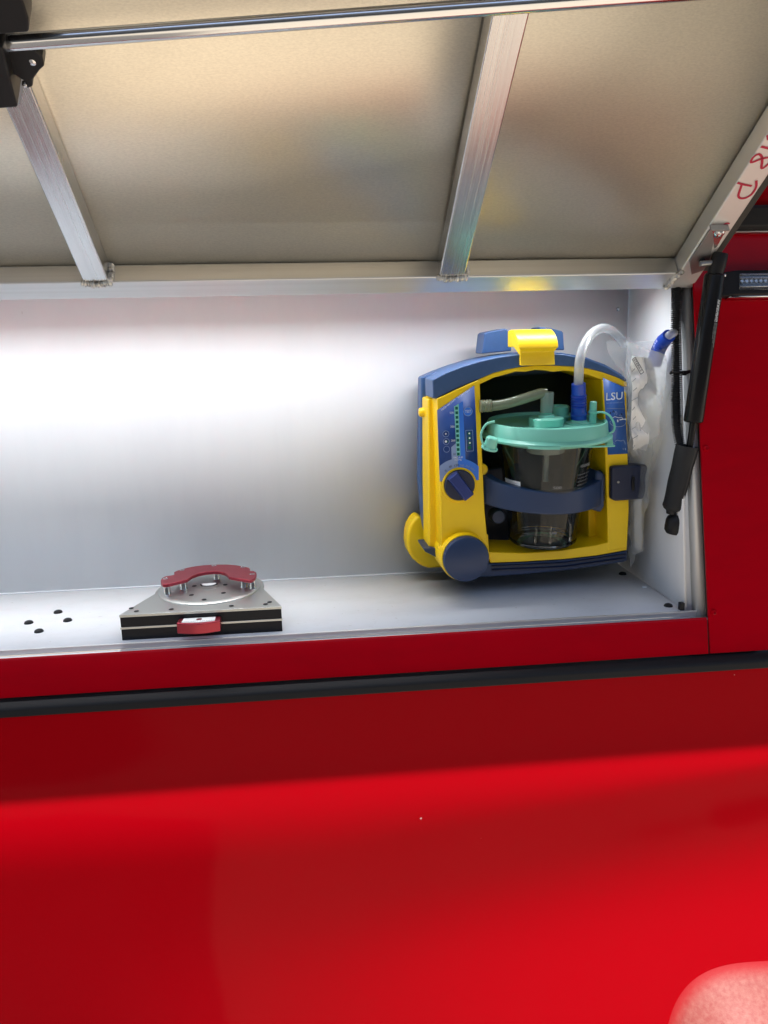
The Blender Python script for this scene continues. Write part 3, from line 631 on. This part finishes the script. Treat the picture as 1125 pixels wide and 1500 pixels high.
# --- control panel print
def cp_(x, y, d=-.0009): return lp(630 + x / 12.5, 560 + y / 12.5, d)
def cq(x, y, d=-.0009): return lp(640 + x / 12.5, 660 + y / 12.5, d)
def flat(pts, name, m, parent, th=.0003): return MB().prism(pts, EY * th).build(name, m, parent, smooth=False)
pan = MB().prism([lp(640.5, 601, -.0008), lp(694.8, 564.6, -.0008), lp(701, 702, -.0008), lp(644.5, 705.4, -.0008)], EY * .0018).build('control_panel', M['panel'], unit)
flat([cp_(525, 395, -.0011), cp_(600, 345, -.0011), cp_(650, 1420, -.0011), cp_(515, 1420, -.0011)], 'flow_bar', M['lblue'], pan)
flat([cp_(388, 1190, -.0011), cp_(480, 1110, -.0011), cp_(514, 1420, -.0011), cp_(398, 1420, -.0011)], 'vacuum_bar', M['gblue'], pan)
flat([cp_(440, 445, -.0014), cp_(524, 393, -.0014), cp_(555, 1345, -.0014), cp_(488, 1348, -.0014)], 'scale_column', M['mintp'], pan)
for k in range(11):
    x = 484 + 3.3 * k; y = 475 + 84 * k
    flat([cp_(x - 24, y - 26, -.0017), cp_(x + 24, y - 27, -.0017), cp_(x + 26, y + 24, -.0017), cp_(x - 23, y + 26, -.0017)], 'scale_light', M['green'], pan)
def disc_(cx, cy, r, d, name, m, fn=cp_, ri=0.):
    c = fn(cx, cy, d); rr = r / 12.5 * .00104
    prof = [(rr, -.0003), (rr, 0), (max(ri / 12.5 * .00104, .00001), 0)] if ri else [(rr, -.0003), (rr, 0), (.00001, 0)]
    return MB().lathe(c, -EY, prof, 28, False).build(name, m, pan)
disc_(695, 535, 84, -.0013, 'test_button', M['gblue']); disc_(695, 535, 74, -.0016, 'test_button', M['lblue'])
text('lettering', 'TEST', cp_(640, 560, -.0019), EX, EZ, .0042, M['print'], pan, .0092)
for x, y in ((290, 945), (297, 1085), (303, 1225)):
    disc_(x, y, 60, -.0012, 'indicator', M['gblue']); disc_(x, y, 52, -.0014, 'indicator', M['panel'])
disc_(288, 945, 14, -.0016, 'indicator_light', M['print']); disc_(290, 1085, 22, -.0016, 'indicator_light', M['print']); disc_(318, 1085, 18, -.0015, 'indicator_light', M['green'])
for A, B in (((652, 880), (778, 875)), ((778, 875), (792, 1255)), ((792, 1255), (668, 1264)), ((668, 1264), (652, 880))):
    ribbon('battery_frame', [cp_(*A, -.001), cp_(*B, -.001)], .0007, -EY, M['gblue'], pan)
for x, y in ((715, 938), (720, 1024), (724, 1112), (722, 1196)):
    disc_(x, y, 36, -.0012, 'battery_light', M['green'])
    if y < 1150: disc_(x + 4, y - 2, 15, -.0015, 'battery_light', M['print'])
for s_, x, y in (('500', 360, 576), ('350', 375, 832), ('200', 388, 1086)):
    text('lettering', s_, cp_(x, y, -.0012), EX, EZ, .0030, M['print'], pan, .0062)
text('lettering', '50', cp_(425, 1334, -.0015), EX, EZ, .0028, M['printd'], pan, .0036)
d1 = (cp_(465, 318) - cp_(215, 520)).normalized(); u1 = (-EY).cross(d1)
if u1.z < 0: u1 = -u1
text('lettering', 'HIGH VACUUM', cp_(222, 525, -.0012), d1, u1, .0030, M['print'], pan, (cp_(465, 325) - cp_(215, 520)).length)
d2 = (cp_(730, 140) - cp_(515, 285)).normalized(); u2 = (-EY).cross(d2)
if u2.z < 0: u2 = -u2
text('lettering', 'HIGH FLOW', cp_(518, 292, -.0012), d2, u2, .0030, M['print'], pan, (cp_(730, 140) - cp_(515, 285)).length)
# dial scale: grey-blue half and bright blue half, round the knob
def arc(x0, x1, m):
    pts = []
    for k in range(41):
        t = R_(200 - 220 * k / 40); x = 405 + 515 * math.cos(t); y = 660 - 515 * math.sin(t)
        pts.append((x, y))
    up_ = [(max(x0, min(x1, x)), y) for x, y in pts]
    seg = [(x, 660 - math.sqrt(max(0, 515 ** 2 - (x - 405) ** 2))) for x in [x0 + (x1 - x0) * k / 16 for k in range(17)]]
    poly = seg + [(x1, 545 - (x1 - 400) * .02), (x0, 565)]
    flat([cq(x, y, -.0013) for x, y in poly], 'dial_scale', m, pan)
arc(52, 385, M['gblue']); arc(386, 766, M['lblue'])
text('lettering', 'VACUUM', cq(300, 146, -.0017), EX, EZ, .0027, M['print'], pan, .0150)
text('lettering', 'mmHg', cq(325, 192, -.0017), EX, EZ, .0030, M['print'], pan, .0110)
for s_, x, y, an, m in (('0', 165, 390, 45, 'printd'), ('80', 235, 325, 28, 'printd'), ('120', 325, 295, 10, 'printd'), ('200', 418, 292, -4, 'gblue'), ('350', 520, 296, -18, 'gblue'), ('500+', 605, 330, -34, 'gblue')):
    dd = EX * math.cos(R_(an)) + EZ * math.sin(R_(an)); uu = -EX * math.sin(R_(an)) + EZ * math.cos(R_(an))
    text('lettering', s_, cq(x, y, -.0017), dd, uu, .0032, M[m], pan, .0022 * len(s_))
# --- side label
def cs(x, y, d=-.0008): return lp(870 + x / 10.714, 540 + y / 10.714, d)
sd_ = MB().prism([cs(147, 145), cs(470, 292), cs(532, 1332), cs(222, 1352)], EY * .0018).build('side_label', M['sideblue'], unit)
text('lettering', 'LSU', cs(190, 500, -.0011), EX + EZ * .03, EZ, .0118, M['print'], sd_, .0268, .01)
text('lettering', 'laerdal suction unit', cs(196, 553, -.0011), EX + EZ * .03, EZ, .0024, M['gblue'], sd_, .0265)
ribbon('pictogram', [cs(200, 622), cs(495, 630)], .0005, -EY, M['printg'], sd_)
for l, wd, m in (([(260, 820), (250, 850), (300, 895), (390, 910), (470, 890), (500, 840), (495, 810)], .0010, 'gblue'), ([(290, 775), (330, 755), (385, 770), (430, 765), (455, 790)], .0009, 'print'),
                 ([(400, 805), (450, 795), (510, 792)], .0016, 'print'), ([(370, 800), (374, 840)], .0022, 'print'), ([(325, 720), (340, 670), (360, 700), (350, 730)], .0009, 'gblue'),
                 ([(395, 740), (415, 725), (430, 748)], .0008, 'gblue'), ([(330, 1140), (370, 1120), (420, 1135), (460, 1120), (485, 1160), (490, 1190)], .0009, 'gblue'), ([(260, 1180), (300, 1160), (330, 1175)], .0008, 'gblue'),
                 ([(490, 1245), (496, 1280)], .0014, 'gblue'), ([(455, 1250), (460, 1275)], .0010, 'gblue'), ([(290, 690), (305, 660), (320, 690)], .0012, 'printd'), ([(425, 720), (435, 705), (440, 725)], .0012, 'printd'), ([(250, 700), (262, 685), (262, 712)], .0012, 'printd')):
    ribbon('pictogram', [cs(x, y) for x, y in l], wd, -EY, M[m], sd_)
# --- canister holder: arm that bows forward round the jar
def holder(n=36):
    mb = MB(); A = lp(580 + 306 / 2.4457, 460 + 640 / 2.4457, .012); B = lp(580 + 748 / 2.4457, 460 + 636 / 2.4457, .020)
    secs = []
    for k in range(n + 1):
        t = k / n; q = math.sin(math.pi * t) ** .62
        c = A + (B - A) * t - EY * .062 * q
        hgt = .0200 + .0120 * (1 - q) * (1.0 if t > .5 else .75) ; z = -.0030 * 0 - .008 * q + (.004 if t > .5 else .0) * (1 - q)
        th = .016 + .006 * (1 - q)
        tdir = (B - A) - EY * .062 * (math.sin(math.pi * min(1, t + .01)) ** .62 - math.sin(math.pi * max(0, t - .01)) ** .62) / .02 * 1.0
        tdir.normalize(); nv = tdir.cross(EZ)
        secs.append([c + EZ * (z + hgt) - nv * th * .0, c + EZ * (z + hgt) - nv * th, c + EZ * (z - .016) - nv * th, c + EZ * (z - .016)])
    for k in range(n):
        mb.loft(secs[k], secs[k + 1]) if False else None
    v = [p for s in secs for p in s]; f = []
    for k in range(n):
        for j in range(4): f.append((k * 4 + j, k * 4 + (j + 1) % 4, (k + 1) * 4 + (j + 1) % 4, (k + 1) * 4 + j))
    f += [(3, 2, 1, 0), (n * 4, n * 4 + 1, n * 4 + 2, n * 4 + 3)]
    mb.add(v, f); return mb
holder().build('canister_holder', M['strapblue'], unit, bevel=.003, seg=3)
ext([(718, 560), (745, 570), (748, 690), (735, 712), (700, 700)], -.008, .05, 'holder_hinge', M['strapblue'], .004)
MB().lathe(lp(730, 757, .03), -EY, [(.012, -.02), (.012, 0), (.010, .003), (.0001, .003)], 24, False).build('release_button', M['strapblue'], unit)
# --- charger block clipped on the right side
cb = ext([(773, 548), (790, 545), (895, 540), (904, 546), (898, 640), (890, 664), (790, 671), (772, 664)], -.010, .046, 'side_clip', M['navy'], .004)
def c9(x, y, d): return lp(890 + x / 7.9, 660 + y / 7.9, d)
MB().tube([c9(298, 300, -.0105), c9(296, 380, -.0105), c9(300, 460, -.0105)], [.0030, .0042, .0030], 14, flat=.6).build('clip_slot', M['black'], cb)
MB().lathe(c9(125, 365, -.0105), -EY, [(.0022, -.001), (.0018, .0006), (.0001, .0007)], 12, False).build('clip_screw', M['zinc'], cb)
# --- carrying handle: hooked yellow strap plus two blue posts behind
def c2(x, y, d=0.): return lp(690 + x / 7.5, 470 + y / 7.5, d)
hl = c2(545, 495, -.004); hr = c2(925, 492, -.004); zt_ = c2(700, 105, .03).z; zb_ = hl.z
prof = [(.052, -.000), (.040, .0015), (.026, .0005), (.012, -.0045), (.002, -.012), (-.004, -.020), (-.006, -.0265), (-.003, -.0285), (.0005, -.032), (-.0005, -.042), (-.0040, zb_ - zt_)]
prof += [(.0035, zb_ - zt_ + .001), (.0055, -.036), (.012, -.027), (.020, -.0245), (.052, -.0245)]
q = Vector((hl.x, hl.y, 0)); q = q - EY * ((q - LO).dot(EY)); q2 = Vector((hr.x, hr.y, 0)); q2 = q2 - EY * ((q2 - LO).dot(EY))
def hx(i): return .0040 if i < 7 or i > 12 else 0.
MB().loft([q - EX * hx(i) + EY * yy + EZ * (zt_ + zz) for i, (yy, zz) in enumerate(prof)], [q2 + EX * hx(i) + EY * yy + EZ * (zt_ + zz) for i, (yy, zz) in enumerate(prof)]).build('handle', M['yellow'], unit, bevel=.0012, seg=2, angle=30)
c2l = lambda l, y: [c2(a, b, y) for a, b in l]
ext([(122, 362), (148, 142), (172, 126), (370, 86), (392, 92), (440, 126), (446, 330), (300, 345)], .080, .125, 'handle_post', M['blue'], .002, fn=c2l)
ext([(750, 78), (775, 68), (850, 74), (1000, 112), (1014, 130), (1028, 322), (940, 320), (760, 300)], .080, .125, 'handle_post', M['blue'], .002, fn=c2l)
# hidden wall bracket that carries the unit
q0 = lp(700, 620, .1485)
br = MB().aabb((.235, .250, .07), (.45, D + .0002, .30)); br.aabb((.26, .236, .10), (.42, .252, .13))
br.build('mounting_bracket', M['black'], unit, bevel=.002)

# ================================================================== CANISTER
CYL = .024
cc = lp(797.5, 636, CYL); cbz = lp(797.5, 793, CYL).z
can = root('suction_canister', 'clear suction jar with mint green lid inside the yellow suction unit', 'canister', Vector((cc.x, cc.y, cbz)))
mpx = (lp(800, 640, CYL) - lp(799, 640, CYL)).length
Rj = 67 * mpx; H = cc.z - cbz
pr_ = [(.0001, .001), (.044, .0), (.050, .002), (.0535, .008)] + [(.0535 + (Rj - .0535) * t, .008 + (H - .008) * t) for t in [k / 10 for k in range(1, 11)]]
jar = MB().lathe(Vector((cc.x, cc.y, cbz)), EZ, pr_, 64, False).build('jar', M['jar'], can)
MB().lathe(Vector((cc.x, cc.y, cbz)), EZ, [(.0505, .004), (.0545, .006), (.0550, .009), (.0520, .011)], 64, False).build('foot_ring', M['jar'], jar)
for an in (-118, -58, -95):
    t = R_(an); d = Vector((math.cos(t), math.sin(t), 0))
    MB().box(Vector((cc.x, cc.y, cbz + .028)) + d * .0565, d * .003, d.cross(EZ) * .003, EZ * .030).build('jar_rib', M['jar'], jar, bevel=.001)
def on_jar(deg, h, off=.0003):
    r = .0535 + (Rj - .0535) * max(0, (h - .008) / (H - .008)); t = R_(deg)
    return Vector((cc.x + math.cos(t) * (r + off), cc.y + math.sin(t) * (r + off), cbz + h))
def jar_patch(a0, a1, h0, h1, name, m, parent, nu=10, nv=6, off=.0004): return MB().grid(lambda u, v: on_jar(a0 + (a1 - a0) * u, h0 + (h1 - h0) * v, off), nu, nv).build(name, m, parent)
jar_patch(-172, -140, .062, .112, 'jar_label', M['paper'], jar)
jar_patch(-170, -166, .064, .078, 'label_mark', M['printd'], jar, 3, 3, .0008)
jar_patch(-150, -143, .066, .078, 'label_mark', M['printd'], jar, 3, 3, .0008)
def jar_text(s_, a0, h, hgt, width, name='lettering'):
    o = text(name, s_, (0, 0, 0), (1, 0, 0), (0, 0, 1), hgt, M['printg'], None, width)
    me = o.data
    for vtx in me.vertices:
        x, z = vtx.co.x, vtx.co.z
        p = on_jar(a0 + math.degrees(x / .062), h + z, .0006); vtx.co = local_inv(can) @ p
    o.parent = jar
jar_text('500', -96, .104, .0042, .012); jar_text('400', -96, .080, .0042, .012); jar_text('100', -96, .030, .0036, .012)
for k in range(11):
    jar_text('single patient use only do not'[k % 5:24 + k % 5], -62 + k * .6, .128 - .0056 * k - .006, .0023, .030 - .0006 * k)
jar_text('WARNING', -60, .134, .0050, .026)
# lid
lz0 = cc.z; RL = 89.5 * mpx
lc = Vector((cc.x, cc.y, lz0))
lid = MB().lathe(lc, EZ, [(Rj - .004, -.010), (Rj - .002, -.002), (RL - .004, -.003), (RL, -.001), (RL, .0015), (RL - .004, .004), (RL - .0065, .0055), (RL - .0085, .0225), (RL - .0095, .0240), (RL - .0118, .0240), (RL - .0125, .0225), (RL - .0132, .0190), (.040, .0180), (.0001, .0180)], 72, False).build('lid', M['mint'], can)
def lidp(px, py, y): return lp(px, py, y)
def port(px, py, y, prof, name, m, parent=lid, seg=28, zoff=0.):
    p = lp(px, py, y); return MB().lathe((p.x, p.y, p.z + zoff), EZ, prof, seg).build(name, m, parent)
# raised pad in front, spigot, back port, socket for the patient hose
def at_lid(px, y): p = lp(px, 620, y); return Vector((p.x, p.y, lz0 + .018))
pb = at_lid(797, .006)
MB().lathe(pb, EZ, [(.0265, -.002), (.0265, .0115), (.0250, .0130), (.0130, .0135), (.0120, .0165), (.0100, .0170)], 36).build('lid_pad', M['mint'], lid)
sp0 = at_lid(797, .010)
MB().lathe(sp0, EZ, [(.0085, .012), (.0085, .0300), (.0078, .031)], 24).build('spigot', M['mint'], lid)
b2 = at_lid(815, .040)
MB().lathe(b2, EZ, [(.016, -.002), (.016, .0240), (.0145, .0255), (.0120, .0255), (.0115, .022)], 28).build('rear_port', M['mint'], lid)
MB().lathe(b2, EZ, [(.020, .0085), (.020, .0105)], 28).build('rear_port', M['mint'], lid)
ps = at_lid(845, .012)
MB().lathe(ps, EZ, [(.0215, -.001), (.0205, .0025), (.0135, .0040), (.0125, .0060)], 28).build('hose_socket', M['mint'], lid)
pk = at_lid(864, .004)
MB().lathe(pk, EZ, [(.0060, -.002), (.0060, .016), (.0072, .017), (.0072, .0195), (.0056, .020), (.0054, .0340), (.004, .035)], 20).build('peg', M['mint'], lid)
# hanging cap on the left, with its loop
hc = lp(717, 645, -.030)
MB().lathe(hc, Vector((.22, -.2, 1)), [(.0125, -.009), (.0125, -.0065), (.0100, -.006), (.0088, .008), (.0075, .009)], 24).build('hanging_cap', M['mint'], lid)
lc_ = lp(708, 640, -.03)
MB().tube(spline([lp(722, 613, -.030), lp(710, 617, -.032), lp(703, 629, -.034), lp(704, 642, -.034), lp(710, 651, -.032)], 30), .0017, 10).build('cap_loop', M['mint'], lid)
MB().tube(spline([lp(866, 603, .0), lp(878, 601, -.008), lp(889, 606, -.015), lp(896, 618, -.018), lp(895, 628, -.02), lp(886, 633, -.02)], 30), .0017, 10).build('cap_loop', M['mint'], lid)
MB().tube(spline([lp(822, 646, -.058), lp(845, 649, -.05), lp(870, 649.5, -.042), lp(897, 649, -.036)], 30), .0016, 10).build('cap_loop', M['mint'], lid)
MB().prism([lp(886, 636, -.03), lp(894, 636, -.03), lp(896, 649, -.03), lp(886, 649, -.03)], EY * .010).build('lid_tab', M['mint'], lid, bevel=.0012)
MB().grid(lambda u, v: lc + Vector((math.cos(R_(-122 + 26 * u)), math.sin(R_(-122 + 26 * u)), 0)) * (RL + .0018 + .0 * v) + EZ * (-.0040 + .004 * v), 12, 2).build('lid_tab', M['mint'], lid)
text('lettering', 'PATIENT', lp(757, 626.5, -.06), EX, EZ, .0022, M['mintp'], lid, .016)
# float cage under the lid
MB().lathe(Vector((cc.x + .0, cc.y, lz0)), EZ, [(.0285, -.0270), (.0300, -.0255), (.0310, -.002)], 40).build('float_cage', M['milky'], can)
MB().lathe(Vector((cc.x + .002, cc.y, lz0)), EZ, [(.0045, -.075), (.0045, -.026)], 18).build('float_stem', M['milky'], can)
# vacuum hose to the pump
va = lp(706, 593, .010); vb = lp(752, 586.5, .010); vc = lp(781, 577, .010); vd = lp(797, 573.5, .010)
MB().tube(spline([lp(700, 593, .010), lp(718, 592.5, .010), lp(735, 590, .010), lp(756, 584.5, .010), lp(778, 577.5, .010), lp(788, 574.5, .010), lp(796, 574.5, .010)], 50), .0079, 20).build('vacuum_hose', M['vtube'], can)
MB().tube(spline([lp(700, 593, .010), lp(706, 592.8, .010), lp(714, 592.3, .010), lp(717, 592, .010)], 24), [.0094 + .0006 * math.sin(k * 1.6) for k in range(25)], 20).build('hose_cuff', M['vtube'], can)
MB().lathe((sp0.x, sp0.y, sp0.z), EZ, [(.0100, .020), (.0102, .049), (.0095, .051)], 24).build('hose_elbow', M['milky'], can)

can.rotation_euler.x = R_(3.0)
# ================================================================== PATIENT HOSE
h0 = Vector((ps.x, ps.y - .008, ps.z + .003))
hose = root('suction_hose', 'clear suction hose with a cobalt blue connector curving from the canister lid into a bag', 'hose', h0)
ct = lp(847.5, 562, -.008)
n = 60; P = [h0 + (ct - h0) * k / n for k in range(n + 1)]
def cr(k):
    t = k / n
    if t < .38: return .0122 - .0012 * t + (.0008 if .19 < t < .22 else 0)
    if t < .74: return .0112 + .0011 * math.sin((t - .38) * 2 * math.pi / .072)
    return .0108 - .0006 * (t - .74)
MB().tube(P, [cr(k) for k in range(n + 1)], 28).build('connector', M['cobalt'], hose)
hp = [ct - EZ * .012, ct + EZ * .004, lp(849, 530, -.012), lp(855, 508, -.006), lp(866, 490, .008), lp(880, 481.5, .026), lp(893, 483, .046), lp(905, 492, .062), lp(914, 504, .075)]
MB().tube(spline(hp, 80), .0073, 22).build('tubing', M['tube'], hose)
# far end: blue connector rising out of the bag beside the conduit
ea = lw(958, 534, .022); eb = lw(964, 514, .020); ec = lw(971, 501, .019); ed = lw(980, 491.5, .018)
Pq = spline([ea, eb, ec, ed], 60)
MB().tube(Pq, [(.0098 + .0012 * min(1, (60 - k) / 30)) if k < 22 or k > 44 else .0102 + .0009 * math.sin(k * 1.35) for k in range(61)], 26).build('connector', M['cobalt'], hose)
MB().tube(spline([lw(977, 494, .018), lw(983, 489.5, .016), hy(992, 486.5, .092)], 20), .0062, 18).build('tubing', M['tube'], hose)

# ================================================================== BAG AND LEAFLET
def hw_(px, py, Y):
    p = hy(px, py, Y)
    p.x = min(p.x, XW - .007); return p
def patch(left, right, y, name, m, parent, nu=26, nv=40, amp=.006, freq=34., seed=0., fold=0.):
    """crumpled sheet between two pixel outlines, standing at depth y (a function of u, v)"""
    A = spline([Vector((*p, 0)) for p in left], nv); B = spline([Vector((*p, 0)) for p in right], nv)
    def fn(u, v):
        j = int(round(v * nv)); a = A[j]; b = B[j]; q = a + (b - a) * u
        p = hw_(q.x, q.y, y(u, v))
        nz = noise.noise(Vector((p.x * freq, p.z * freq, seed))) + .6 * abs(noise.noise(Vector((p.x * freq * 2.1 + p.z * freq, p.z * freq * .7, seed + 5))))
        return p - EY * amp * nz + EX * amp * .3 * noise.noise(Vector((p.z * freq, seed, p.x * freq)))
    return MB().grid(fn, nu, nv).build(name, m, parent, angle=180)
bag = root('plastic_bag', 'crumpled clear plastic bag with a printed white leaflet hung beside the suction unit', 'bag', lp(925, 800, .1))
patch([(886, 500), (893, 520), (903, 535), (914, 550), (918, 580)], [(921, 492), (923, 510), (924, 540), (925, 560), (926, 580)], lambda u, v: .092 - .008 * math.sin(u * 3.1), 'bag_mouth', M['film'], bag, 24, 24, .009, 46., 1.)
patch([(917, 500), (919, 580), (920, 660), (919, 740), (922, 830)], [(975, 520), (972, 580), (962, 640), (950, 700), (940, 806)], lambda u, v: .088 - .035 * u + .042 * sstep(.35, .6, v), 'bag_front', M['film2'], bag, 36, 70, .011, 44., 2.)
patch([(920, 500), (921, 580), (921, 660), (921, 740), (924, 810)], [(990, 500), (985, 560), (970, 640), (955, 700), (938, 806)], lambda u, v: .125 - .060 * u, 'bag_back', M['film'], bag, 30, 50, .010, 30., 4.)
lf = patch([(923, 521), (924, 560), (925, 600), (926, 640), (928, 676)], [(955, 525), (963, 572), (945, 592), (950, 640), (943, 676)], lambda u, v: .076 - .006 * math.sin(u * 3.1 + v * 4) + .045 * sstep(.7, 1, v), 'leaflet', M['paper'], bag, 30, 50, .0085, 42., 9.)
patch([(926, 670), (927, 720), (929, 760), (930, 806)], [(944, 670), (941, 720), (939, 760), (939, 804)], lambda u, v: .128, 'leaflet', M['paper'], bag, 10, 30, .004, 30., 12.)
LY = .0610
def lfd(a, b, wd, m='printd', y=LY): ribbon('leaflet_print', [hy(*a, y), hy(*b, y)], wd, (0, -1, 0), M[m], lf, lift=.0002)
lfd((928, 524.5), (941, 547), .0062, 'printd'); lfd((928.4, 525.2), (940.6, 546.2), .0046, 'paper', LY - .0006)
dl = hy(940, 545, LY) - hy(929, 526, LY)
text('lettering', 'STERILE', hy(927.8, 527, LY - .0012), dl, Vector((.8, 0, .5)), .0034, M['printd'], lf, dl.length * .95)
for k in range(9):
    y0 = 545 + k * 14; lfd((925 + (k % 3), y0), (930 + (k % 4) * 1.5, y0 - 5), .0013, 'printg')
